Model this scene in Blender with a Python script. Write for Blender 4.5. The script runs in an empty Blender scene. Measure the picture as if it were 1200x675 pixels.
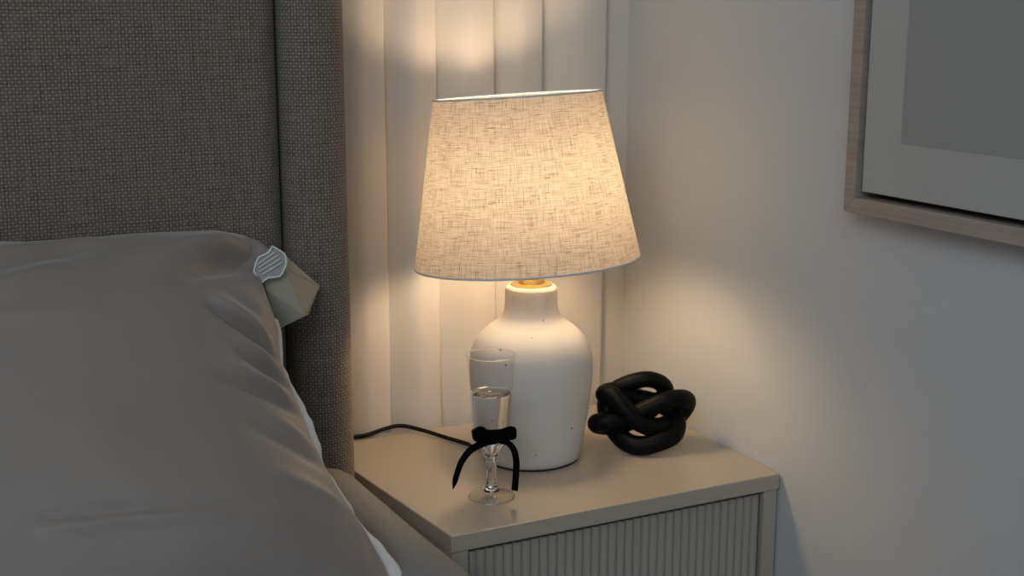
import bpy, bmesh, math, random
from mathutils import Vector, Matrix, noise
random.seed(7)
S = bpy.context.scene
COL = S.collection
R = math.radians

# ------------------------------------------------------------------ camera
F = 1530.0
PITCH = math.atan(327 / F)
YAW = math.atan2(780, 1530 * math.cos(PITCH) + 327 * math.sin(PITCH))
FH = Vector((math.sin(YAW), math.cos(YAW), 0))
RT = Vector((math.cos(YAW), -math.sin(YAW), 0))
FW = FH * math.cos(PITCH) + Vector((0, 0, -math.sin(PITCH)))
UP = FH * math.sin(PITCH) + Vector((0, 0, math.cos(PITCH)))
CAM = Vector((0, 0, 1.02))
cd = bpy.data.cameras.new('camera'); cd.sensor_width = 36; cd.lens = F / 1200 * 36
cd.clip_start = 0.02
co = bpy.data.objects.new('camera', cd); COL.objects.link(co)
co.matrix_world = Matrix(((RT.x, UP.x, -FW.x, CAM.x), (RT.y, UP.y, -FW.y, CAM.y), (RT.z, UP.z, -FW.z, CAM.z), (0, 0, 0, 1)))
S.camera = co
# survey helpers: where a sight line of the photograph meets a known real plane
def ray(x, y): return RT * (x - 600) + UP * (337.5 - y) + FW * F
def onz(x, y, z): d = ray(x, y); return CAM + d * ((z - CAM.z) / d.z)
def onx(x, y, X): d = ray(x, y); return CAM + d * ((X - CAM.x) / d.x)
def ony(x, y, Y): d = ray(x, y); return CAM + d * ((Y - CAM.y) / d.y)
def onp(x, y, q, n): d = ray(x, y); return CAM + d * ((q - CAM).dot(n) / d.dot(n))

# ------------------------------------------------------------------ materials
def srgb(h):
    h = h.lstrip('#'); v = [int(h[i:i + 2], 16) / 255 for i in (0, 2, 4)]
    return tuple([(c / 12.92 if c <= .04045 else ((c + .055) / 1.055) ** 2.4) for c in v] + [1])
class NT:
    def __init__(s, name):
        s.m = bpy.data.materials.new(name); s.m.use_nodes = True
        s.t = s.m.node_tree; s.t.nodes.clear()
        s.out = s.n('ShaderNodeOutputMaterial')
    def n(s, typ, **kw):
        k = s.t.nodes.new(typ)
        for a, b in kw.items():
            if hasattr(k, a) and a not in k.inputs: setattr(k, a, b)
            else: k.inputs[a].default_value = b
        return k
    def l(s, a, b): s.t.links.new(a, b)
    def math(s, op, a, b=None, c=None):
        k = s.n('ShaderNodeMath'); k.operation = op
        for i, v in enumerate((a, b, c)):
            if v is None: continue
            if isinstance(v, (int, float)): k.inputs[i].default_value = v
            else: s.l(v, k.inputs[i])
        return k.outputs[0]
    def mix(s, fac, a, b):
        k = s.n('ShaderNodeMix'); k.data_type = 'RGBA'
        for i, v in ((0, fac), (6, a), (7, b)):
            if isinstance(v, (int, float, tuple)): k.inputs[i].default_value = v
            else: s.l(v, k.inputs[i])
        return k.outputs[2]
    def noise(s, vec, scale, detail=2, rough=.5, dim='3D'):
        k = s.n('ShaderNodeTexNoise'); k.noise_dimensions = dim
        k.inputs['Scale'].default_value = scale; k.inputs['Detail'].default_value = detail; k.inputs['Roughness'].default_value = rough
        if vec is not None: s.l(vec, k.inputs['Vector'])
        return k.outputs['Fac']
    def mapping(s, vec, scale=(1, 1, 1), rot=(0, 0, 0)):
        k = s.n('ShaderNodeMapping'); k.inputs['Scale'].default_value = scale; k.inputs['Rotation'].default_value = rot
        s.l(vec, k.inputs['Vector']); return k.outputs[0]
    def ramp(s, fac, stops):
        k = s.n('ShaderNodeValToRGB'); e = k.color_ramp.elements
        while len(e) < len(stops): e.new(.5)
        for i, (p, c) in enumerate(stops): e[i].position = p; e[i].color = c if isinstance(c, tuple) else (c, c, c, 1)
        s.l(fac, k.inputs[0]); return k.outputs[0]
    def bump(s, h, strength=.3, dist=.001):
        k = s.n('ShaderNodeBump'); k.inputs['Strength'].default_value = strength; k.inputs['Distance'].default_value = dist
        s.l(h, k.inputs['Height']); return k.outputs[0]
    def bsdf(s, col, rough=.5, normal=None, metallic=0, spec=.5, **kw):
        k = s.n('ShaderNodeBsdfPrincipled')
        if isinstance(col, tuple): k.inputs['Base Color'].default_value = col
        else: s.l(col, k.inputs['Base Color'])
        if isinstance(rough, (int, float)): k.inputs['Roughness'].default_value = rough
        else: s.l(rough, k.inputs['Roughness'])
        k.inputs['Metallic'].default_value = metallic; k.inputs['Specular IOR Level'].default_value = spec
        for a, b in kw.items(): k.inputs[a.replace('_', ' ')].default_value = b
        if normal is not None: s.l(normal, k.inputs['Normal'])
        s.l(k.outputs[0], s.out.inputs['Surface']); return k
    def obj(s): return s.n('ShaderNodeTexCoord').outputs['Object']
    def uv(s): return s.n('ShaderNodeTexCoord').outputs['UV']

def plain(name, col, rough=.5, bumpscale=0, bstr=.1, bdist=.0004, var=.0, **kw):
    t = NT(name); c = srgb(col) if isinstance(col, str) else col
    v = t.obj(); cc = c
    if var:
        f = t.noise(v, 6, 3)
        cc = t.mix(f, tuple(x * (1 - var) for x in c[:3]) + (1,), tuple(min(1, x * (1 + var)) for x in c[:3]) + (1,))
    nm = t.bump(t.noise(v, bumpscale, 3), bstr, bdist) if bumpscale else None
    t.bsdf(cc, rough, nm, **kw); return t.m

def m_upholstery():
    t = NT('grey_basket_weave'); uv = t.uv()
    sep = t.n('ShaderNodeSeparateXYZ'); t.l(uv, sep.inputs[0])
    wob = t.noise(uv, 60, 2)
    u = t.math('ADD', sep.outputs[0], t.math('MULTIPLY', wob, .0016)); v = t.math('ADD', sep.outputs[1], t.math('MULTIPLY', wob, .0016))
    k = 2 * math.pi / .0064
    a = t.math('MULTIPLY', t.math('SINE', t.math('MULTIPLY', u, k)), t.math('SINE', t.math('MULTIPLY', v, k)))
    b = t.math('ABSOLUTE', t.math('SINE', t.math('MULTIPLY', u, k / 2 * 2)))
    c = t.math('ABSOLUTE', t.math('SINE', t.math('MULTIPLY', v, k / 2 * 2)))
    h = t.math('MULTIPLY', t.math('POWER', b, .6), t.math('POWER', c, .6))
    h2 = t.math('ADD', t.math('MULTIPLY', h, .75), t.math('MULTIPLY', a, .25))
    th = t.noise(t.mapping(uv, (30, 420, 1)), 1, 2); tv = t.noise(t.mapping(uv, (420, 30, 1)), 1, 2)
    f = t.math('ADD', t.math('MULTIPLY', h2, .8), t.math('MULTIPLY', t.math('ADD', th, tv), .48))
    f = t.math('SUBTRACT', f, .35)
    col = t.ramp(f, [(0.05, srgb('#3d372f')), (.42, srgb('#71685d')), (.95, srgb('#978b7d'))])
    t.bsdf(col, .92, t.bump(h2, .35, .0008), spec=.15, Sheen_Weight=.15, Sheen_Roughness=.5)
    return t.m

def m_linen():
    t = NT('natural_slub_linen'); uv = t.uv()
    wv = t.n('ShaderNodeVectorMath'); wv.operation = 'ADD'
    nz = t.n('ShaderNodeTexNoise'); nz.inputs['Scale'].default_value = 14; t.l(uv, nz.inputs['Vector'])
    sc = t.n('ShaderNodeVectorMath'); sc.operation = 'SCALE'; sc.inputs['Scale'].default_value = .006; t.l(nz.outputs['Color'], sc.inputs[0])
    t.l(uv, wv.inputs[0]); t.l(sc.outputs[0], wv.inputs[1]); w = wv.outputs[0]
    h1 = t.noise(t.mapping(w, (38, 1000, 1)), 1, 2, .55)
    v1 = t.noise(t.mapping(w, (1000, 40, 1)), 1, 2, .55)
    fine = t.noise(w, 700, 2)
    dh = t.ramp(h1, [(.30, 1.0), (.56, 0.0)]); dv = t.ramp(v1, [(.30, 1.0), (.55, 0.0)])
    slub = t.math('MULTIPLY', t.ramp(t.noise(t.mapping(w, (70, 600, 1)), 1, 1), [(.24, 1.0), (.34, 0.0)]), .8)
    slubv = t.math('MULTIPLY', t.ramp(t.noise(t.mapping(w, (600, 80, 1)), 1.13, 1), [(.24, 1.0), (.34, 0.0)]), .7)
    cloud = t.noise(w, 30, 3)
    d = t.math('ADD', t.math('MULTIPLY', dh, .55), t.math('MULTIPLY', dv, .46))
    d = t.math('ADD', d, t.math('ADD', slub, slubv))
    d = t.math('ADD', d, t.math('MULTIPLY', t.math('SUBTRACT', fine, .5), .5))
    d = t.math('ADD', d, t.math('MULTIPLY', t.math('SUBTRACT', cloud, .5), .3))
    k = t.n('ShaderNodeClamp'); t.l(d, k.inputs[0]); d = k.outputs[0]
    col = t.mix(d, srgb('#cdc4b5'), srgb('#7d6c55'))
    colt = t.mix(d, (.37, .34, .295, 1), (.17, .14, .105, 1))
    nm = t.bump(d, .25, .0006)
    a = t.n('ShaderNodeBsdfDiffuse'); t.l(col, a.inputs['Color']); t.l(nm, a.inputs['Normal'])
    b = t.n('ShaderNodeBsdfTranslucent'); t.l(colt, b.inputs['Color'])
    mx = t.n('ShaderNodeMixShader'); mx.inputs[0].default_value = .42
    t.l(a.outputs[0], mx.inputs[1]); t.l(b.outputs[0], mx.inputs[2]); t.l(mx.outputs[0], t.out.inputs['Surface'])
    return t.m

def m_lining():
    t = NT('white_shade_lining'); f = t.noise(t.uv(), 300, 2)
    a = t.n('ShaderNodeBsdfDiffuse'); t.l(t.mix(f, (.8, .76, .68, 1), (.9, .87, .8, 1)), a.inputs['Color'])
    t.l(a.outputs[0], t.out.inputs['Surface']); return t.m

def m_thin_glass():
    # thin-walled clear glass: what passes goes straight through, edges reflect more
    t = NT('clear_thin_glass')
    fr = t.n('ShaderNodeLayerWeight'); fr.inputs['Blend'].default_value = .5
    nz = t.noise(t.obj(), 90, 1)
    tr = t.n('ShaderNodeBsdfTransparent')
    edge = t.ramp(fr.outputs['Facing'], [(.0, (.97, .97, .965, 1)), (.86, (.95, .95, .94, 1)), (1.0, (.55, .54, .52, 1))])
    t.l(edge, tr.inputs['Color'])
    gl = t.n('ShaderNodeBsdfGlossy'); gl.inputs['Roughness'].default_value = .02
    t.l(t.bump(nz, .02, .0005), gl.inputs['Normal'])
    f = t.math('ADD', .025, t.math('MULTIPLY', t.math('POWER', fr.outputs['Facing'], 6), .55))
    mx = t.n('ShaderNodeMixShader'); t.l(f, mx.inputs[0]); t.l(tr.outputs[0], mx.inputs[1]); t.l(gl.outputs[0], mx.inputs[2])
    t.l(mx.outputs[0], t.out.inputs['Surface']); return t.m
def m_glass(name, ior=1.5, col=(1, 1, 1, 1)):
    t = NT(name); g = t.n('ShaderNodeBsdfGlass'); g.inputs['IOR'].default_value = ior; g.inputs['Roughness'].default_value = .0
    g.inputs['Color'].default_value = col
    t.l(t.bump(t.noise(t.obj(), 120, 1), .03, .0004), g.inputs['Normal'])
    t.l(g.outputs[0], t.out.inputs['Surface']); return t.m

def m_oak():
    t = NT('pale_limed_oak'); v = t.obj()
    g = t.noise(t.mapping(v, (300, 5, 220)), 1, 4, .65); w = t.noise(t.mapping(v, (40, 3, 40)), 1, 3)
    f = t.math('ADD', t.math('MULTIPLY', g, .6), t.math('MULTIPLY', w, .4))
    col = t.ramp(f, [(.3, srgb('#83776d')), (.5, srgb('#9c8f84')), (.7, srgb('#aea195'))])
    t.bsdf(col, .6, t.bump(g, .15, .0004)); return t.m

def m_ceramic():
    t = NT('speckled_matt_ceramic'); v = t.obj()
    sp = t.n('ShaderNodeTexVoronoi'); sp.inputs['Scale'].default_value = 95; t.l(v, sp.inputs['Vector'])
    pick = t.n('ShaderNodeSeparateColor'); t.l(sp.outputs['Color'], pick.inputs[0])
    rad = t.math('MULTIPLY', t.math('GREATER_THAN', pick.outputs[0], .76), t.math('MULTIPLY', pick.outputs[1], .17))
    dot = t.math('LESS_THAN', sp.outputs['Distance'], rad)
    base = t.mix(t.noise(v, 20, 4), srgb('#cdcac4'), srgb('#d9d6d0'))
    col = t.mix(t.math('MULTIPLY', dot, .8), base, srgb('#4f4438'))
    h = t.math('ADD', t.noise(v, 420, 3), t.math('MULTIPLY', dot, -.6))
    t.bsdf(col, .8, t.bump(h, .25, .0006), spec=.25); return t.m

def m_satin(name, a, b, rough=.42, sheen=.3):
    t = NT(name); uv = t.uv()
    n1 = t.noise(t.mapping(uv, (900, 60, 1)), 1, 2); n2 = t.noise(t.mapping(uv, (60, 900, 1)), 1, 2)
    f = t.math('MULTIPLY', t.math('ADD', n1, n2), .5)
    cl = t.noise(uv, 5, 3)
    col = t.mix(t.math('ADD', t.math('MULTIPLY', f, .5), t.math('MULTIPLY', cl, .5)), srgb(a), srgb(b))
    t.bsdf(col, rough, t.bump(t.math('ADD', f, t.math('MULTIPLY', cl, 2)), .08, .0012), spec=.35, Sheen_Weight=sheen, Sheen_Roughness=.4); return t.m

M = dict(
    wall=plain('warm_white_wall_paint', '#c6c8c9', .85, 260, .06, .0006, .012, spec=.2),
    ceiling=plain('white_ceiling_paint', '#e4e2dd', .9),
    floor=plain('grey_brown_floor', '#6f675d', .6, 40, .1, .001, .06),
    curtain=plain('white_curtain_cloth', '#d3d0cb', .85, 500, .06, .0005, .012, spec=.15),
    uph=m_upholstery(), linen=m_linen(), lining=m_lining(), ceramic=m_ceramic(), oak=m_oak(),
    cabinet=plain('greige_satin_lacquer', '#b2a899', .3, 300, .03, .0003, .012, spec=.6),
    cabinet_front_shaded=plain('greige_satin_lacquer_front_shaded', '#959086', .5, 300, .03, .0003, .012, spec=.35),  # darker copy of the lacquer: weaker light on the front put into its colour
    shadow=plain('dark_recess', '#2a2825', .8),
    case=m_satin('taupe_satin_cotton', '#837a73', '#8f867f'),
    sheet=m_satin('taupe_cotton_sheet', '#78797b', '#818284', .8, .0),
    white=plain('white_cotton', '#dcdad4', .85, 900, .2, .0004, .03),
    lace=plain('white_stitched_trim', '#a3a5a4', .8, 700, .2, .0004, .03),
    labelc=plain('ivory_woven_tape', '#a9a594', .8, 900, .15, .0003, .02),
    brass=plain('polished_brass', '#f7dc94', .28, 0, metallic=1.0),
    trim=plain('pale_blue_grey_binding', '#ccd5d9', .7, 900, .1, .0003, .03),
    black=plain('matt_black_resin', '#040403', .5, 60, .05, .0004, spec=.16),
    ribbon=plain('black_velvet_ribbon', '#050505', .95, 900, .2, .0003, spec=.05),
    cable=plain('black_woven_cable', '#070707', .6, 900, .2, .0003, spec=.3),
    glass=m_thin_glass(), solid=m_glass('clear_cut_crystal', 1.5), water=m_glass('clear_water', 1.33, (.985, .985, .98, 1)),
    canvas=plain('pale_grey_canvas', '#adada8', .85, 500, .12, .0004, .012),
    print_=plain('sage_grey_print', '#979893', .85, 500, .12, .0004, .012),
    felt=plain('dark_felt', '#3a3734', .95),
)
def m_bulb():
    t = NT('opal_bulb_glow'); e = t.n('ShaderNodeEmission'); e.inputs['Color'].default_value = (1, .715, .435, 1); e.inputs['Strength'].default_value = 6
    lw = t.n('ShaderNodeLayerWeight'); t.l(t.math('MULTIPLY', 54, t.math('ADD', 1, t.math('MULTIPLY', lw.outputs['Facing'], -.3))), e.inputs['Strength'])
    t.l(e.outputs[0], t.out.inputs['Surface']); return t.m
M['bulb'] = m_bulb()

# ------------------------------------------------------------------ mesh helpers
def link(name, bm, mat, parent=None, smooth=False, loc=None, bevel=0, seg=2, sub=0, solid=0):
    me = bpy.data.meshes.new(name); bm.normal_update(); bm.to_mesh(me); bm.free()
    o = bpy.data.objects.new(name, me); COL.objects.link(o)
    for mm in (mat if isinstance(mat, (list, tuple)) else [mat]): me.materials.append(mm)
    if parent is not None: o.parent = parent
    if loc is not None: o.location = loc
    if smooth:
        for p in me.polygons: p.use_smooth = True
    if solid:
        k = o.modifiers.new('solid', 'SOLIDIFY'); k.thickness = solid; k.offset = 0
    if bevel:
        k = o.modifiers.new('bevel', 'BEVEL'); k.width = bevel; k.segments = seg; k.limit_method = 'ANGLE'; k.angle_limit = R(40)
        k.harden_normals = False
    if sub:
        k = o.modifiers.new('sub', 'SUBSURF'); k.levels = sub; k.render_levels = sub
    return o
def empty(name, loc, label, cat, group=None):
    o = bpy.data.objects.new(name, None); COL.objects.link(o); o.location = loc; o.empty_display_size = .05
    tag(o, label, cat, group); return o
def tag(o, label, cat, group=None):
    o['label'] = label; o['category'] = cat
    if group: o['group'] = group
    return o
def struct(o): o['kind'] = 'structure'; return o
def box(bm, a, b):
    vs = [bm.verts.new((x, y, z)) for x in (a[0], b[0]) for y in (a[1], b[1]) for z in (a[2], b[2])]
    for f in ((0, 1, 3, 2), (4, 6, 7, 5), (0, 4, 5, 1), (2, 3, 7, 6), (0, 2, 6, 4), (1, 5, 7, 3)): bm.faces.new([vs[i] for i in f])
def prism(bm, pts, z0, z1):
    lo = [bm.verts.new((p[0], p[1], z0)) for p in pts]; hi = [bm.verts.new((p[0], p[1], z1)) for p in pts]
    n = len(pts)
    bm.faces.new(list(reversed(lo))); bm.faces.new(hi)
    for i in range(n): bm.faces.new((lo[i], lo[(i + 1) % n], hi[(i + 1) % n], hi[i]))
def lathe(prof, n=64, flute=None, close=True):
    bm = bmesh.new(); rings = []
    for (r, z) in prof:
        ring = []
        if r < 1e-6: ring = [bm.verts.new((0, 0, z))] * n
        else:
            for i in range(n):
                a = 2 * math.pi * i / n
                rr = r * (flute(a, z) if flute else 1)
                ring.append(bm.verts.new((rr * math.cos(a), rr * math.sin(a), z)))
        rings.append(ring)
    for A, B in zip(rings, rings[1:]):
        for i in range(n):
            j = (i + 1) % n; q = []
            for v in (A[i], A[j], B[j], B[i]):
                if v not in q: q.append(v)
            if len(q) > 2:
                try: bm.faces.new(q)
                except ValueError: pass
    return bm
def smoothprof(pts, k=8):
    out = []
    P = [pts[0]] + list(pts) + [pts[-1]]
    for i in range(1, len(P) - 2):
        for j in range(k):
            out.append(cr(P[i - 1], P[i], P[i + 1], P[i + 2], j / k))
    out.append(tuple(pts[-1])); return out
def cr(a, b, c, d, t):
    return tuple(.5 * ((2 * q) + (-p + r) * t + (2 * p - 5 * q + 4 * r - s) * t * t + (-p + 3 * q - 3 * r + s) * t ** 3) for p, q, r, s in zip(a, b, c, d))
def spline(pts, k=10, closed=False):
    pts = [tuple(p) for p in pts]; n = len(pts); out = []
    if closed:
        for i in range(n):
            for j in range(k): out.append(Vector(cr(pts[(i - 1) % n], pts[i], pts[(i + 1) % n], pts[(i + 2) % n], j / k)))
    else:
        P = [pts[0]] + pts + [pts[-1]]
        for i in range(1, len(P) - 2):
            for j in range(k): out.append(Vector(cr(P[i - 1], P[i], P[i + 1], P[i + 2], j / k)))
        out.append(Vector(pts[-1]))
    return out
def tube(bm, path, rad, n=14, closed=False, cap=True):
    N = len(path); rings = []; prev = None
    for i, p in enumerate(path):
        a = path[(i - 1) % N] if (closed or i > 0) else p; b = path[(i + 1) % N] if (closed or i < N - 1) else p
        t = (b - a).normalized()
        if prev is None:
            x = Vector((0, 0, 1)) if abs(t.z) < .9 else Vector((1, 0, 0))
        else: x = prev
        x = (x - t * x.dot(t)).normalized(); prev = x; y = t.cross(x)
        r = rad(i / (N - 1)) if callable(rad) else rad
        rings.append([bm.verts.new(p + (x * math.cos(2 * math.pi * k / n) + y * math.sin(2 * math.pi * k / n)) * r) for k in range(n)])
    shift = 0
    if closed:   # line the last ring up with the first
        best = 1e9
        for s in range(n):
            d = sum((rings[-1][k].co - rings[0][(k + s) % n].co).length for k in range(n))
            if d < best: best, shift = d, s
    for i in range(N - 1 + (1 if closed else 0)):
        A = rings[i]; B = rings[(i + 1) % N]; s = shift if i == N - 1 else 0
        for k in range(n): bm.faces.new((A[k], A[(k + 1) % n], B[(k + 1 + s) % n], B[(k + s) % n]))
    if not closed and cap:
        bm.faces.new(list(reversed(rings[0]))); bm.faces.new(rings[-1])
def strip(bm, path, widths, dirs):
    a = [bm.verts.new(p - d * w / 2) for p, w, d in zip(path, widths, dirs)]
    b = [bm.verts.new(p + d * w / 2) for p, w, d in zip(path, widths, dirs)]
    for i in range(len(path) - 1): bm.faces.new((a[i], a[i + 1], b[i + 1], b[i]))
def rounded_column(x0, x1, y0, y1, z0, z1, r, topr=.03, nz=6):
    """upholstered slab: rounded vertical edges, UV in metres wrapping round it"""
    prof = []
    def arc(cx, cy, a0, a1, k=8):
        for i in range(k + 1):
            a = a0 + (a1 - a0) * i / k; prof.append((cx + r * math.cos(a), cy + r * math.sin(a)))
    arc(x0 + r, y0 + r, math.pi, 1.5 * math.pi); arc(x1 - r, y0 + r, 1.5 * math.pi, 2 * math.pi)
    arc(x1 - r, y1 - r, 0, .5 * math.pi); arc(x0 + r, y1 - r, .5 * math.pi, math.pi)
    bm = bmesh.new(); uvl = bm.loops.layers.uv.new('UVMap')
    zs = [(z0, 0)] + [(z0 + (z1 - topr - z0) * (i + 1) / nz, 0) for i in range(nz)]
    for i in range(1, 7):
        a = i / 6 * math.pi / 2; zs.append((z1 - topr + topr * math.sin(a), topr * (1 - math.cos(a))))
    n = len(prof); cx, cy = (x0 + x1) / 2, (y0 + y1) / 2
    L = [0]
    for i in range(n):
        p, q = prof[i], prof[(i + 1) % n]; L.append(L[-1] + math.hypot(q[0] - p[0], q[1] - p[1]))
    rings = []
    hx, hy = (x1 - x0) / 2, (y1 - y0) / 2
    for z, ins in zs:
        rings.append([bm.verts.new((cx + (p[0] - cx) * (1 - ins / hx), cy + (p[1] - cy) * (1 - min(ins / hy, .6)), z)) for p in prof])
    vv = [0]
    for i in range(1, len(zs)): vv.append(vv[-1] + math.hypot(zs[i][0] - zs[i - 1][0], zs[i][1] - zs[i - 1][1]))
    for a in range(len(rings) - 1):
        for i in range(n):
            j = (i + 1) % n
            f = bm.faces.new((rings[a][i], rings[a][j], rings[a + 1][j], rings[a + 1][i]))
            for lp, (u, v) in zip(f.loops, ((L[i], vv[a]), (L[i + 1], vv[a]), (L[i + 1], vv[a + 1]), (L[i], vv[a + 1]))): lp[uvl].uv = (u, v)
    for f in (bm.faces.new(rings[-1]), bm.faces.new(list(reversed(rings[0])))):
        for lp in f.loops: lp[uvl].uv = (lp.vert.co.x, lp.vert.co.y)
    return bm

# ------------------------------------------------------------------ setting
XW, YC, ZT = .909, 1.467, .5          # right wall, curtain front line, night-stand top
bm = bmesh.new(); box(bm, (-2.6, -2.2, -.05), (XW + .12, 1.65, 0)); struct(link('floor', bm, M['floor']))
bm = bmesh.new(); box(bm, (-2.6, 1.53, 0), (XW + .12, 1.65, 2.6)); struct(link('wall_back', bm, M['wall']))
bm = bmesh.new(); box(bm, (XW, -2.2, 0), (XW + .12, 1.53, 2.6)); struct(link('wall_right', bm, M['wall']))
bm = bmesh.new(); box(bm, (-2.6, -2.2, 2.6), (XW + .12, 1.65, 2.7)); struct(link('ceiling', bm, M['ceiling']))

# curtain: soft convex folds
edges = [.493, .563, .631, .711, .777, .868]
x = edges[0]; left = []
while x > -1.3:
    x -= random.uniform(.062, .082); left.append(x)
edges = list(reversed(left)) + edges + [.9085]
prof = []
for i in range(len(edges) - 1):
    x0, x1 = edges[i], edges[i + 1]; w = x1 - x0
    last = i == len(edges) - 2
    for k in range(26):
        t = k / 25; dx = (1 - t) * w
        y = YC + (.019 * max(0, 1 - t / .6) ** 1.5) + ((.004 * (1 - dx / .034) ** 2) if dx < .034 else 0)
        if last: y = YC + .012 + .004 * t
        prof.append((x0 + w * t, y))
    if not last: prof += [(x1 - .001, YC + .020), (x1 - .0012, YC + .024)]
bm = bmesh.new(); cols = []
for (x, y) in prof:
    cols.append([bm.verts.new((x + .0015 * math.sin(3 * z + x * 20), y, z)) for z in [.03 + 2.5 * j / 20 for j in range(21)]])
for A, B in zip(cols, cols[1:]):
    for j in range(20): bm.faces.new((A[j], B[j], B[j + 1], A[j + 1]))
cur = link('curtain', bm, M['curtain'], smooth=True)
tag(cur, 'white floor length curtain hanging in soft vertical folds behind the lamp', 'curtain')

# ------------------------------------------------------------------ bed
bed = empty('bed', (-.35, .6, 0), 'upholstered bed with grey woven headboard and rounded side bolster', 'bed')
def bpart(name, bm, mat, **kw):
    o = link(name, bm, mat, **kw); o.parent = bed; o.matrix_parent_inverse = Matrix.Translation((.35, -.6, 0)); return o
bpart('headboard', rounded_column(-1.15, .388, 1.298, 1.41, .22, 1.30, .028), M['uph'], smooth=True)
bpart('side_bolster', rounded_column(.389, .4585, 1.285, 1.42, .06, 1.30, .0335), M['uph'], smooth=True)
bm = bmesh.new(); box(bm, (-1.1, -.78, .06), (.43, 1.29, .25)); bpart('bed_base', bm, M['uph'], bevel=.02, seg=3)
for xx in (-1.0, .33):
    for yy in (-.7, 1.2):
        bm = bmesh.new(); box(bm, (xx - .03, yy - .03, 0), (xx + .03, yy + .03, .06)); bpart('foot', bm, M['shadow'], bevel=.004)


# mattress wearing a taupe sheet: soft rounded edge, slightly fuller away from the head
bm = bmesh.new(); uvl = bm.loops.layers.uv.new('UVMap')
sec = [(-1.105, .255), (-1.108, .40), (-1.10, .48), (-1.06, .508)] + [(-1.0 + 1.33 * k / 12, .512) for k in range(13)] + \
      [(.365, .524), (.395, .533), (.414, .5345), (.430, .530), (.4445, .5205), (.4535, .508), (.4575, .494), (.4585, .478), (.4585, .45), (.457, .40), (.455, .255)]
NY = 40; rows = []
for j in range(NY + 1):
    y = -.80 + (1.283 + .80) * j / NY
    row = []
    for (xx, zz) in sec:
        k = max(0, min(1, (1.283 - y) / .35))
        lift = (.003 + .010 * k) * (1 if zz > .35 else 0)
        wob = .0008 * math.sin(y * 17 + xx * 9) + .0005 * math.sin(y * 41 + xx * 23)
        sink = .024 * max(0, 1 - abs(xx + .02) / .40) ** .3 * max(0, 1 - abs(y - 1.06) / .26) ** .4 if zz > .49 and abs(xx + .02) < .40 else 0
        zz -= sink
        row.append(bm.verts.new((xx + (wob * .6 if zz < .5 else 0), y, zz + lift + (wob if zz > .49 else 0))))
    rows.append(row)
for A, B in zip(rows, rows[1:]):
    for i in range(len(sec) - 1):
        f = bm.faces.new((A[i], A[i + 1], B[i + 1], B[i]))
        for lp in f.loops: lp[uvl].uv = (lp.vert.co.x + lp.vert.co.z * .5, lp.vert.co.y)
bm.faces.new(rows[0]); bm.faces.new(list(reversed(rows[-1]))); bm.faces.new([r[0] for r in reversed(rows)] + [r[-1] for r in rows])
bmesh.ops.recalc_face_normals(bm, faces=bm.faces)
tag(link('mattress', bm, M['sheet'], smooth=True), 'thick mattress under a taupe fitted sheet, beside the nightstand', 'mattress')

# ------------------------------------------------------------------ pillow
TH = R(45); QP = Vector((0, 1.2, .76)); NP = Vector((0, -math.sin(TH), math.cos(TH)))
AX = Vector((1, 0, 0)); BX = Vector((0, math.cos(TH), math.sin(TH)))
def pplane(px, py): p = onp(px, py, QP, NP); return (p.x, (p - QP).dot(BX))
Bmin = (.515 - .76) / math.sin(TH) + .008
# right hem of the pillowcase, top to bottom, in the plane of the pillow
RB = sorted([(pplane(*p)[1], pplane(*p)[0]) for p in [(322, 300), (303, 318), (312, 345), (326, 385), (329, 425), (345, 462), (366, 517), (383, 552), (405, 588), (428, 622), (450, 662), (466, 700)]])
def interp(T, v):
    if v <= T[0][0]: return T[0][1]
    for (a, p), (b, q) in zip(T, T[1:]):
        if v <= b: return p + (q - p) * (v - a) / max(1e-9, b - a)
    return T[-1][1]
TB = sorted([(pplane(*p)[0], pplane(*p)[1]) for p in [(-160, 300), (0, 291), (60, 291), (130, 283), (200, 277), (250, 272), (285, 276), (305, 283), (322, 298)]])
XL = -.38
# creases: two ends in the photo, height (m), width (m)
FOLDS = []
def fold(p, q, h, w):
    a, b = pplane(*p), pplane(*q); FOLDS.append((Vector(a), Vector(b), h, w))
fold((255, 392), (318, 415), .0045, .006); fold((250, 405), (322, 430), -.0055, .0055); fold((262, 372), (320, 388), -.003, .007)
fold((278, 432), (335, 447), .004, .007); fold((285, 450), (348, 462), -.0045, .006); fold((270, 470), (346, 478), .0035, .007); fold((262, 486), (355, 494), -.0035, .007)
fold((225, 350), (308, 296), -.007, .012); fold((190, 330), (285, 286), .004, .014); fold((300, 330), (318, 385), -.003, .007)
fold((-20, 345), (110, 300), .0045, .012); fold((-20, 372), (120, 318), -.0045, .012); fold((-20, 400), (70, 350), .003, .012)
fold((-20, 430), (110, 418), .0012, .008)
fold((60, 655), (200, 640), -.0025, .005); fold((190, 642), (310, 626), -.002, .005); fold((60, 664), (260, 642), .002, .006)
fold((425, 600), (440, 680), -.003, .006)
fold((330, 520), (372, 532), .0025, .006); fold((300, 540), (385, 556), -.0025, .007); fold((340, 590), (410, 603), .002, .008)
def foldh(x, b):
    s = 0; p = Vector((x, b))
    for A, B, h, w in FOLDS:
        d = B - A; t = (p - A).dot(d) / d.dot(d); tc = max(0, min(1, t))
        over = (t - tc) * d.length
        per = (p - (A + d * t)); 
        q = per.length_squared / (w * w) + (over * over) / (2.2 * w) ** 2
        if q < 9: s += (2.3 if A.x > .2 else 1.6) * h * math.exp(-q) * (math.sin(math.pi * min(1, max(0.08, tc * .9 + .1))) ** .4)
    return s
HB = .085
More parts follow.
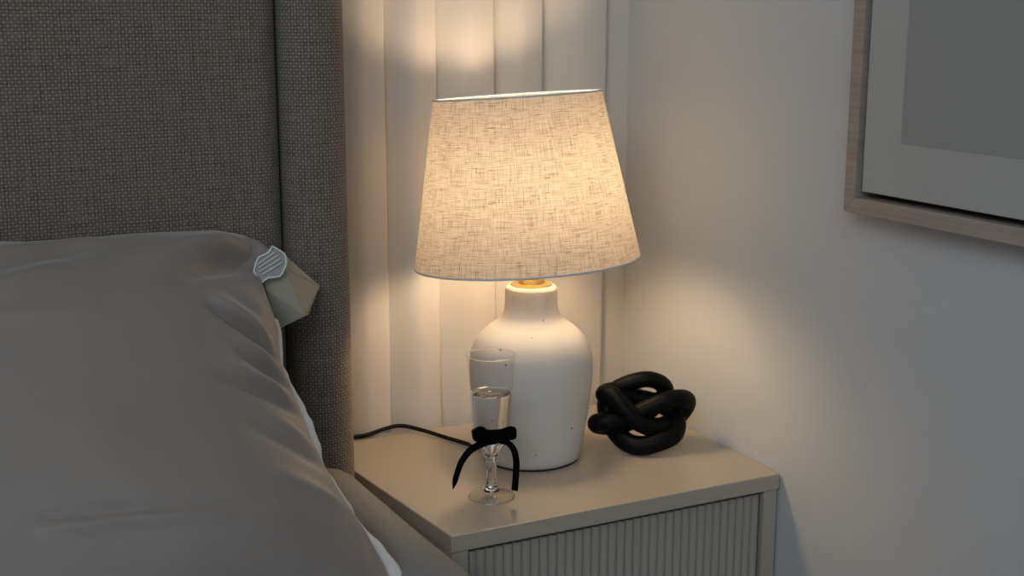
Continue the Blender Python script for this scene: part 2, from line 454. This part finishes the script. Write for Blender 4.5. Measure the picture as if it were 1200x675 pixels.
def pillow_pt(s, t, side):
    """s 0..1 left to right, t 0..1 bottom to top"""
    s = .5 - .5 * math.cos(math.pi * s) if False else s
    x = XL; b = 0
    # iterate: the top edge depends on x, the right edge on b
    bt = interp(TB, .2); xr = .35
    for _ in range(6):
        b = Bmin + (bt - Bmin) * t; xr = interp(RB, b); x = XL + (xr - XL) * s; bt = interp(TB, x)
    es = min(1, (1 - s) * (xr - XL) / .20); el = min(1, s * (xr - XL) / .20)
    et = min(1, (1 - t) * (bt - Bmin) / .16); eb = min(1, t * (bt - Bmin) / .16)
    f = 1
    for e, pw_ in ((es, .8), (el, .62), (et, .62), (eb, .62)): f *= max(0, 1 - (1 - e) ** 2.3) ** pw_
    h = HB * f
    if side > 0:
        edge = min(1, min(es, et, el, eb) * 9)
        nz = noise.noise(Vector((x * 9, b * 9, 0))) * .004 + noise.noise(Vector((x * 24, b * 24, 3))) * .0012
        h += (foldh(x, b) + nz) * edge
        return QP + AX * x + BX * b + NP * h
    return QP + AX * x + BX * b - NP * (h * .42)
def sparam(k, n):   # denser towards the right hem
    u = k / n; return 1 - (1 - u) ** 1.7
bm = bmesh.new(); uvl = bm.loops.layers.uv.new('UVMap')
NSX, NTY = 190, 150
for side in (1, -1):
    nx, ny = (NSX, NTY) if side > 0 else (NSX, NTY)
    g = [[bm.verts.new(pillow_pt(sparam(i, nx), j / ny, side)) for i in range(nx + 1)] for j in range(ny + 1)]
    for j in range(ny):
        for i in range(nx):
            q = (g[j][i], g[j][i + 1], g[j + 1][i + 1], g[j + 1][i])
            f = bm.faces.new(q if side > 0 else tuple(reversed(q)))
            for lp in f.loops:
                c = lp.vert.co; lp[uvl].uv = (c.x, (c - QP).dot(BX))
bmesh.ops.remove_doubles(bm, verts=bm.verts, dist=1e-5)
pil = empty('pillow', (0, 1.05, .52), 'large pillow in a creased taupe satin case leaning on the headboard', 'pillow')
def ppart(name, bm, mat, parent=None, **kw):
    o = link(name, bm, mat, **kw); o.parent = parent or pil
    
    if parent is None: o.matrix_parent_inverse = Matrix.Translation((0, -1.05, -.52))
    return o
ppart('pillowcase', bm, M['case'], smooth=True)
# white inner pillow edge showing past the hem
bm = bmesh.new()
wid = sorted([(pplane(*p)[1], w) for p, w in [((326, 385), .004), ((329, 425), .003), ((338, 445), .0035), ((358, 490), .009), ((368, 515), .008), ((378, 540), .0025), ((388, 560), .0035), ((400, 577), .005), ((408, 588), .006), ((418, 600), .003), ((428, 618), .004), ((440, 640), .011), ((452, 662), .015), ((468, 700), .016)]])
b1 = pplane(322, 370)[1]; path = []; n = 90
A = []; 
for k in range(n + 1):
    b = Bmin + .01 + (b1 - Bmin - .01) * k / n
    xr = interp(RB, b); w = interp(wid, b) + .0012 * noise.noise(Vector((b * 90, 0, 0)))
    row = []
    for u in range(-2, 6):
        q = u / 5; xx = xr + w * q if u > 0 else xr + .012 * u
        row.append(bm.verts.new(QP + AX * xx + BX * b + NP * (-.004 - .004 * abs(q) + .0015 * noise.noise(Vector((b * 60, q, 5))))))
    A.append(row)
for P_, Q_ in zip(A, A[1:]):
    for i in range(len(P_) - 1): bm.faces.new((P_[i], P_[i + 1], Q_[i + 1], Q_[i]))
ins = ppart('inner_cushion', bm, M['white'], smooth=True, solid=.0025)
ins['label'] = 'white inner cushion edge showing past the pillowcase hem'
# folded white tape flap sticking out of the top corner
def P3(px, py, Y): return ony(px, py, Y)
bm = bmesh.new()
a, b_, c, d, e = P3(306, 318, 1.215), P3(331, 311, 1.212), P3(357.5, 370, 1.214), P3(325, 386, 1.228), P3(312, 340, 1.215)
bm.faces.new([bm.verts.new(p) for p in (a, b_, c, d, e)])
vs = [bm.verts.new(p) for p in (P3(331, 297, 1.232), P3(374, 335, 1.272), P3(361, 369, 1.266), P3(357.5, 370, 1.214), P3(331, 311, 1.212))]
bm.faces.new(vs)
o = ppart('corner_flap', bm, M['labelc'], solid=.0012); o['label'] = 'stiff ivory folded flap at the pillow corner'
# scalloped stitched trim over the flap
bm = bmesh.new(); out = [(297.5, 318), (300, 308), (303, 301.5), (309, 299), (315, 296), (319, 288.5), (325, 292), (333, 297), (335.5, 304), (335, 311), (331, 320), (328, 324), (321, 325), (314, 325.5), (309, 329), (306.5, 332), (302, 327)]
bm.faces.new([bm.verts.new(P3(px, py, 1.206)) for px, py in out])
bmesh.ops.triangulate(bm, faces=bm.faces)
trim = ppart('scalloped_trim', bm, M['lace'], solid=.0014)
bm = bmesh.new()
tube(bm, [P3(px, py, 1.2045) for px, py in out], .0010, 8, closed=True)
for (p, q) in (((303, 314), (326, 299)), ((304, 318.5), (329, 303)), ((307, 322), (330, 308)), ((300.5, 311), (322, 295.5))):
    tube(bm, [P3(p[0] + (q[0] - p[0]) * k / 6, p[1] + (q[1] - p[1]) * k / 6, 1.2042) for k in range(7)], .0006, 6)
ppart('stitching', bm, M['white'], trim, smooth=True)

# ------------------------------------------------------------------ nightstand
FL, FR_ = (.496, 1.132), (.9065, 1.131)
BL, BR_ = (.4635, 1.459), (.9065, 1.459)
ns = empty('nightstand', (.7, 1.3, 0), 'greige bedside cabinet with plain overhanging top and fluted front', 'nightstand')
def npart(name, bm, mat, parent=None, **kw):
    o = link(name, bm, mat, **kw); o.parent = parent or ns; o.matrix_parent_inverse = Matrix.Translation((-.7, -1.3, 0)); return o
bm = bmesh.new(); prism(bm, [FL, FR_, BR_, BL], .4815, ZT); npart('tabletop', bm, M['cabinet'], bevel=.0012)
def lx(y): return FL[0] + (BL[0] - FL[0]) * (y - FL[1]) / (BL[1] - FL[1])
zb = .05; y0 = 1.1335
bm = bmesh.new(); prism(bm, [(lx(y0) + .001, y0), (lx(y0) + .0195, y0), (lx(1.455) + .0195, 1.455), (lx(1.455) + .001, 1.455)], zb, .4810)
npart('side_panel', bm, M['cabinet'], bevel=.0006)
bm = bmesh.new(); box(bm, (.887, y0, zb), (.9055, 1.455, .4810)); npart('side_panel', bm, M['cabinet'], bevel=.0006)
bm = bmesh.new(); box(bm, (lx(1.45) + .0205, 1.447, zb), (.8865, 1.455, .4805)); npart('back_panel', bm, M['cabinet'])
bm = bmesh.new(); prism(bm, [(lx(1.16) + .021, 1.16), (.886, 1.16), (.886, 1.446), (lx(1.446) + .021, 1.446)], zb, zb + .018); npart('bottom_panel', bm, M['cabinet'])
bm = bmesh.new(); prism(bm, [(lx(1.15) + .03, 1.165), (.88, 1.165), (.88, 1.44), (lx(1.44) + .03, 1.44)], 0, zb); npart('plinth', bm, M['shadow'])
# fluted door: row of rounded reeds with narrow grooves
xa, xb = lx(y0) + .0205, .8838; nf = 35; pw = (xb - xa) / nf
pts = []
for k in range(nf):
    cx = xa + pw * (k + .5)
    for j in range(9):
        u = -1 + 2 * j / 8
        pts.append((cx + u * pw * .47, y0 + .0015 + .0042 * (abs(u) ** 3.0)))
bm = bmesh.new(); prism(bm, pts + [(xb, 1.155), (xa, 1.155)], zb + .004, .4775)
o = npart('fluted_door', bm, M['cabinet_front_shaded'])
for p in o.data.polygons: p.use_smooth = abs(p.normal.z) < .5 and p.area < .01
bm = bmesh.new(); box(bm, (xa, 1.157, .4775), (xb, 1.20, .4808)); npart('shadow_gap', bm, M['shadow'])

# ------------------------------------------------------------------ table lamp
LP = onz(622, 534, ZT)
lamp = empty('table_lamp', LP, 'table lamp with speckled white ceramic jar base and glowing tilted linen shade', 'lamp')
bp = [(0, 0), (.054, 0), (.0585, .0025), (.0600, .008), (.0632, .028), (.0672, .055), (.0707, .083), (.0722, .104), (.0718, .119), (.0690, .133), (.0620, .146), (.0520, .156), (.0420, .1635), (.0350, .170), (.0317, .178), (.0306, .187), (.0305, .198), (.0298, .2035), (.0275, .2062), (.024, .207), (.0, .207)]
pr = bp[:3] + smoothprof(bp[3:-3], 5) + bp[-3:]
base = link('lamp_base', lathe(pr, 96), M['ceramic'], lamp, smooth=True, loc=(0, 0, .0012))
bm = lathe([(0, 0), (.0565, 0), (.0565, .0012), (0, .0012)], 64); link('felt_pad', bm, M['felt'], lamp)
sock = [(0, .2082), (.0238, .2082), (.0242, .2092), (.0238, .2102), (.0152, .2104), (.0150, .211), (.0150, .2135), (.0146, .2142), (.0146, .2150), (.0150, .2157), (.0150, .2190), (.0142, .2200), (.0085, .2203), (.0080, .222), (.0080, .236), (.0125, .238), (.0130, .242), (.0130, .258), (.0120, .262), (0, .262)]
link('socket', lathe(sock, 48), M['brass'], lamp, smooth=False)
for p in lamp.children[-1].data.polygons: p.use_smooth = True
k = lamp.children[-1].modifiers.new('es', 'EDGE_SPLIT'); k.split_angle = R(35)
bul = [(0, .2625), (.0105, .2625), (.012, .274), (.019, .288), (.028, .304), (.033, .321), (.0325, .337), (.026, .351), (.015, .3595), (0, .362)]
bulb = link('bulb', lathe(smoothprof(bul, 4), 32), M['bulb'], lamp, smooth=True, loc=(0, 0, .003))
# shade in its own leaning frame
tilt = Matrix.Rotation(R(3.6), 4, -FH) @ Matrix.Rotation(R(-2.5), 4, RT)
sc = Vector((RT.x * -.0046, RT.y * -.0046, .2362))
SB, ST, SH = .1300, .0955, .1890
def shade_mesh(off=0., n=96, m=12):
    bm = bmesh.new(); uvl = bm.loops.layers.uv.new('UVMap'); g = []
    for j in range(m + 1):
        t = j / m; r = SB + (ST - SB) * t + off; a0 = []
        for i in range(n + 1):
            a = 2 * math.pi * i / n; a0.append((bm.verts.new((r * math.cos(a), r * math.sin(a), SH * t)), a))
        g.append(a0)
    for j in range(m):
        for i in range(n):
            f = bm.faces.new((g[j][i][0], g[j][i + 1][0], g[j + 1][i + 1][0], g[j + 1][i][0]))
            for lp, (jj, ii) in zip(f.loops, ((j, i), (j, i + 1), (j + 1, i + 1), (j + 1, i))): lp[uvl].uv = (g[jj][ii][1] * .113, SH * jj / m)
    bmesh.ops.remove_doubles(bm, verts=bm.verts, dist=1e-6)
    return bm
shade = link('lamp_shade', shade_mesh(), M['linen'], lamp, smooth=True)
shade.matrix_local = Matrix.Translation(sc) @ tilt
def ring(r, z, rad, n=96): 
    bm = bmesh.new(); tube(bm, [Vector((r * math.cos(2 * math.pi * i / n), r * math.sin(2 * math.pi * i / n), z)) for i in range(n)], rad, 10, closed=True); return bm
link('rim_binding', ring(SB, 0, .0012), M['trim'], shade, smooth=True)
link('rim_binding', ring(ST, SH, .0011), M['trim'], shade, smooth=True)
bm = bmesh.new()
for a in (20, 140, 260):
    tube(bm, [Vector((.016 * math.cos(R(a)), .016 * math.sin(R(a)), .044)), Vector((.06 * math.cos(R(a)), .06 * math.sin(R(a)), .043)), Vector(((SB - .008) * math.cos(R(a)), (SB - .008) * math.sin(R(a)), .030))], .0012, 8)
tube(bm, [Vector((.016 * math.cos(2 * math.pi * i / 32), .016 * math.sin(2 * math.pi * i / 32), .044)) for i in range(32)], .0016, 8, closed=True)
link('shade_spider', bm, M['brass'], shade, smooth=True)
# flex from the lamp to behind the headboard
bm = bmesh.new()
cp = [LP + FH * .058 + RT * -.005, onz(560, 527, ZT), onz(548, 523, ZT), onz(520, 515.5, ZT), onz(495, 509.5, ZT), onz(470, 505.5, ZT), onz(450, 508, ZT), onz(430, 512.5, ZT), onz(412, 515, ZT), onz(395, 517, ZT)]
zz = [.0028, .0028, .003, .004, .006, .0075, .006, .0032, .0028, .0028]
tube(bm, spline([Vector((p.x, p.y, ZT + z)) for p, z in zip(cp, zz)], 10), .0025, 12)
o = link('power_cord', bm, M['cable'], smooth=True)
tag(o, 'black lamp cord lying across the nightstand top towards the headboard', 'cord')

# ------------------------------------------------------------------ flute glass
GP = onz(576, 582.5, ZT)
gl = empty('champagne_flute', GP, 'stemmed cut crystal flute half filled with water, standing before the lamp', 'glass')
fl = lambda a, z: 1 + .035 * abs(math.cos(6 * a)) - .02
zc0, zc1 = .052, .100
def flute(a, z):
    k = 1 if z < .104 else max(0, 1 - (z - .104) / .016)
    if z < .046: k = 0
    return 1 + k * (.075 * abs(math.cos(6 * a)) - .05)
bowl = [(.0070, .0505), (.0105, .0535), (.0150, .0600), (.0182, .0680), (.0196, .0780), (.0204, .0900), (.0213, .1050), (.0223, .1200), (.0238, .1390), (.0258, .1605)]
link('bowl', lathe(smoothprof(bowl, 6), 96, flute), M['glass'], gl, smooth=True)
link('rim', ring(.0258, .1605, .0006, 72), M['solid'], gl, smooth=True)
wt = [(0, .0640), (.0080, .0642), (.0135, .0650), (.0162, .0690), (.0176, .0800), (.0190, .0950), (.0205, .1080), (.0211, .1172), (.0216, .1182), (0, .1178)]
link('water', lathe(wt[:1] + smoothprof(wt[1:-1], 4) + wt[-1:], 64), M['water'], gl, smooth=True)
def stemf(a, z): return 1 + (.10 * abs(math.cos(3 * a)) - .05 if .012 < z < .046 else 0)
st = [(.0246, .0012), (.0250, .0020), (.0246, .0026), (.0200, .0032), (.0140, .0042), (.0098, .0062), (.0075, .0100), (.0062, .0150), (.0056, .0210), (.0054, .0290), (.0056, .0370), (.0061, .0420), (.0070, .0440), (.0064, .0460), (.0072, .0480), (.0066, .0503), (.0, .0520)]
prof_ = [(0, .0004), (.0235, .0004)] + st[:3] + smoothprof(st[2:-1], 4)[1:] + [st[-1]]
kf = min(range(len(prof_)), key=lambda i: abs(prof_[i][1] - .0078) + (0 if i > 3 else 9))
link('foot_rim', ring(.0243, .0015, .0011, 72), M['solid'], gl, smooth=True)
link('bowl_base', lathe([(0, .0524), (.0066, .0524), (.0094, .0540), (.0138, .0605), (.0150, .0632), (0, .0636)], 96, lambda a, z: 1 + .10 * abs(math.cos(6 * a)) - .08), M['solid'], gl)
link('foot', lathe(prof_[:kf + 1], 72), M['glass'], gl, smooth=True)
link('stem', lathe([(0, prof_[kf][1] - .001)] + prof_[kf:], 72, stemf), M['solid'], gl, smooth=True)
# velvet ribbon tied round the bowl
rib = empty('ribbon', GP, 'black velvet ribbon tied in a bow round the flute bowl', 'ribbon')
NF = -FH                                           # towards the viewer's side of the glass
def gp(px, py, out=.022):
    q = GP + NF * out; p = onp(px, py, q, FH); return p - GP
bm = bmesh.new(); n = 48; lo = []; hi = []
for i in range(n + 1):
    a = 2 * math.pi * i / n; wav = .0008 * math.sin(3 * a)
    lo.append(bm.verts.new((.0200 * math.cos(a), .0200 * math.sin(a), .0675 + wav))); hi.append(bm.verts.new((.0212 * math.cos(a), .0212 * math.sin(a), .0745 + wav)))
for i in range(n): bm.faces.new((lo[i], lo[i + 1], hi[i + 1], hi[i]))
bmesh.ops.remove_doubles(bm, verts=bm.verts, dist=1e-6)
link('band', bm, M['ribbon'], rib, smooth=True, solid=.0007)
def loop(name, ctr, half_h, parent):
    bm = bmesh.new(); P = spline(ctr, 8); 
    widths = [half_h * 2] * len(P)
    strip(bm, P, widths, [UP] * len(P)); return link(name, bm, M['ribbon'], parent, smooth=True, solid=.0008)
# puffed bow lobes: rounded flattened loops either side of the knot
def lobe(pts, hw):
    bm = bmesh.new(); P = spline(pts, 8); N = len(P); rings = []
    for i, p in enumerate(P):
        t = i / (N - 1); w = hw(t)
        rg = []
        for k in range(12):
            a = 2 * math.pi * k / 12; rg.append(bm.verts.new(p + UP * (w * math.cos(a)) + NF * (.0032 * math.sin(a) * min(1, w / .004))))
        rings.append(rg)
    for A_, B_ in zip(rings, rings[1:]):
        for k in range(12): bm.faces.new((A_[k], A_[(k + 1) % 12], B_[(k + 1) % 12], B_[k]))
    bm.faces.new(list(reversed(rings[0]))); bm.faces.new(rings[-1]); return bm
link('bow_loop', lobe([gp(575, 512, .023), gp(566, 508, .0245), gp(558, 507, .023), gp(556.5, 507, .022)], lambda t: .0050 + .0035 * math.sin(math.pi * min(1, t * 1.1)) - .003 * t), M['ribbon'], rib, smooth=True)
link('bow_loop', lobe([gp(574, 513, .023), gp(585, 511, .025), gp(596, 508, .0245), gp(603, 507.5, .0235), gp(605.5, 508, .022)], lambda t: .0045 + .0050 * math.sin(math.pi * t * .82) * (1 if t < .9 else .9) - .0035 * t), M['ribbon'], rib, smooth=True)
bm = lobe([gp(568, 514, .0262), gp(574, 514, .0285), gp(581, 513, .0285), gp(586, 513, .0262)], lambda t: .0045 + .0025 * math.sin(math.pi * t)); link('knot', bm, M['ribbon'], rib, smooth=True)
bm = bmesh.new(); P = spline([gp(574, 517, .028), gp(563, 521, .032), gp(551, 528, .036), gp(541, 541, .037), gp(535, 557, .035), gp(531, 573, .032)], 8)
ds = []
for i in range(len(P)):
    t = (P[min(i + 1, len(P) - 1)] - P[max(i - 1, 0)]).normalized(); ds.append((FH.cross(t) * .85 + FH * .35).normalized())
N = len(P); strip(bm, P, [(.0082 - .0022 * (i / (N - 1))) * (1 if i < N - 6 else max(.12, (N - 1 - i) / 6 + .12)) for i in range(N)], ds); link('ribbon_tail', bm, M['ribbon'], rib, smooth=True, solid=.0007)
bm = bmesh.new(); P = spline([gp(585, 516, .028), gp(595, 519, .030), gp(602, 527, .031), gp(605, 541, .030), gp(604.5, 558, .029), gp(603, 575, .028)], 8)
ds = []
for i in range(len(P)):
    t = (P[min(i + 1, len(P) - 1)] - P[max(i - 1, 0)]).normalized(); ds.append((FH.cross(t) * .9 + FH * .3).normalized())
strip(bm, P, [.0072] * len(P), ds); link('ribbon_tail', bm, M['ribbon'], rib, smooth=True, solid=.0007)

# ------------------------------------------------------------------ black knot sculpture
KP = onz(752, 528, ZT); KP = Vector((KP.x, KP.y, ZT))
u = .000204 * 1.0
def kp(cx, cy, d):      # sketch plane facing the viewer, depth d towards the viewer
    px = 660 + cx / 4.822; py = 430 + cy / 4.822
    p = onp(px, py, KP, FW); return p + (CAM - p).normalized() * d * u - KP
kpts = [(232, 222, 20), (285, 232, 58), (350, 308, 78), (425, 378, 75), (520, 408, 40), (600, 385, -20), (665, 320, -48), (697, 262, -15), (655, 245, 45), (560, 262, 75), (450, 310, 60), (340, 360, 30), (240, 375, 42), (188, 385, 0), (225, 395, -60), (330, 390, -95), (450, 330, -110), (560, 245, -100), (572, 185, -70), (530, 148, -40), (460, 136, -25), (370, 158, -30), (290, 200, -60), (240, 270, -95), (265, 370, -75), (310, 450, -10), (370, 498, 50), (450, 512, 75), (550, 486, 70), (625, 445, 35), (638, 370, -10), (600, 300, -70), (500, 262, -85), (390, 235, -75), (290, 205, -35)]
bm = bmesh.new(); path = spline([kp(*p) for p in kpts], 9, closed=True)
for _ in range(6): path = [(path[i - 1] + path[i] * 2 + path[(i + 1) % len(path)]) / 4 for i in range(len(path))]
NK = len(kpts)
def krad(t):
    k = t * NK
    return u * (57 - 9 * math.exp(-((k - 20) / 2.6) ** 2) - 5 * math.exp(-((k - 9.5) / 1.5) ** 2))
tube(bm, path, krad, 20, closed=True)
zmin = min(v.co.z for v in bm.verts)
sculpt = link('knot_sculpture', bm, M['black'], smooth=True, loc=(KP.x, KP.y, KP.z - zmin))
tag(sculpt, 'matt black knotted loop sculpture on the nightstand right of the lamp', 'sculpture')

# ------------------------------------------------------------------ framed picture on the right wall
XF = .876
o0 = onx(988, 247, XF); i0 = onx(1005.5, 226, XF); cv = onx(1007.5, 222, XF); pc = onx(1053, 169, XF)
yR, zTop = .40, 1.50                     # far edges, outside the photo
fw_ = abs(o0.y - i0.y); fh_ = .0155
pic = empty('framed_picture', (XW, (o0.y + yR) / 2, (o0.z + zTop) / 2), 'plain grey print with a paler border in a pale oak frame on the wall', 'picture')
def fpart(name, bm, mat, parent=None, **kw):
    o = link(name, bm, mat, **kw); o.parent = parent or pic; 
    if parent is None: o.matrix_parent_inverse = Matrix.Translation(-pic.location)
    return o
bm = bmesh.new(); w = .0155; ya, yb, za, zb_ = o0.y, yR, o0.z, zTop
def mitre(bm, A, B, C, D, x0, x1):
    lo = [bm.verts.new((x0, p[0], p[1])) for p in (A, B, C, D)]; hi = [bm.verts.new((x1, p[0], p[1])) for p in (A, B, C, D)]
    bm.faces.new(lo); bm.faces.new(list(reversed(hi)))
    for i in range(4): bm.faces.new((lo[i], hi[i], hi[(i + 1) % 4], lo[(i + 1) % 4]))
rails = [((ya, za), (yb, za), (yb + w, za + w), (ya - w, za + w)), ((ya, zb_), (ya, za), (ya - w, za + w), (ya - w, zb_ - w)),
         ((yb, zb_), (ya, zb_), (ya - w, zb_ - w), (yb + w, zb_ - w)), ((yb, za), (yb, zb_), (yb + w, zb_ - w), (yb + w, za + w))]
for q in rails:
    bm = bmesh.new(); mitre(bm, *q, XF, XW - .0005); bmesh.ops.recalc_face_normals(bm, faces=bm.faces); fpart('frame_rail', bm, M['oak'], bevel=.0006)
bm = bmesh.new(); box(bm, (XW - .006, yb + w, za + w), (XW - .002, ya - w, zb_ - w)); fpart('backing_board', bm, M['shadow'])
g = .0065
bm = bmesh.new(); box(bm, (XF + .003, yb + w + g, za + w + g), (XW - .007, ya - w - g, zb_ - w - g)); cvo = fpart('canvas', bm, M['canvas'], bevel=.001)
bm = bmesh.new(); box(bm, (XF + .0027, yb + w + g + .05, pc.z), (XF + .0032, pc.y, zb_ - w - g - .05)); fpart('print', bm, M['print_'], cvo)

# ------------------------------------------------------------------ light
def area(name, loc, target, sx, sy, e, col):
    l = bpy.data.lights.new(name, 'AREA'); l.shape = 'RECTANGLE'; l.size = sx; l.size_y = sy; l.energy = e; l.color = col
    o = bpy.data.objects.new(name, l); COL.objects.link(o); o.location = loc
    o.rotation_euler = (Vector(target) - Vector(loc)).to_track_quat('-Z', 'Y').to_euler(); return o
area('ambient_fill', (-1.2, -.95, 2.35), (.4, 1.2, .5), 1.6, 1.4, 33, (.79, .90, 1))  # added soft fill lamp up behind the camera; no window stands there
w = bpy.data.worlds.new('dim_room'); S.world = w; w.use_nodes = True
bg = w.node_tree.nodes['Background']; bg.inputs[0].default_value = (.82, .9, 1, 1); bg.inputs[1].default_value = .36

S.view_settings.view_transform = 'Standard'; S.view_settings.look = 'None'; S.view_settings.exposure = 0
S.cycles.use_denoising = True
S.cycles.max_bounces = 12; S.cycles.transmission_bounces = 12; S.cycles.transparent_max_bounces = 16
S.cycles.sample_clamp_indirect = 6
S.cycles.caustics_refractive = True
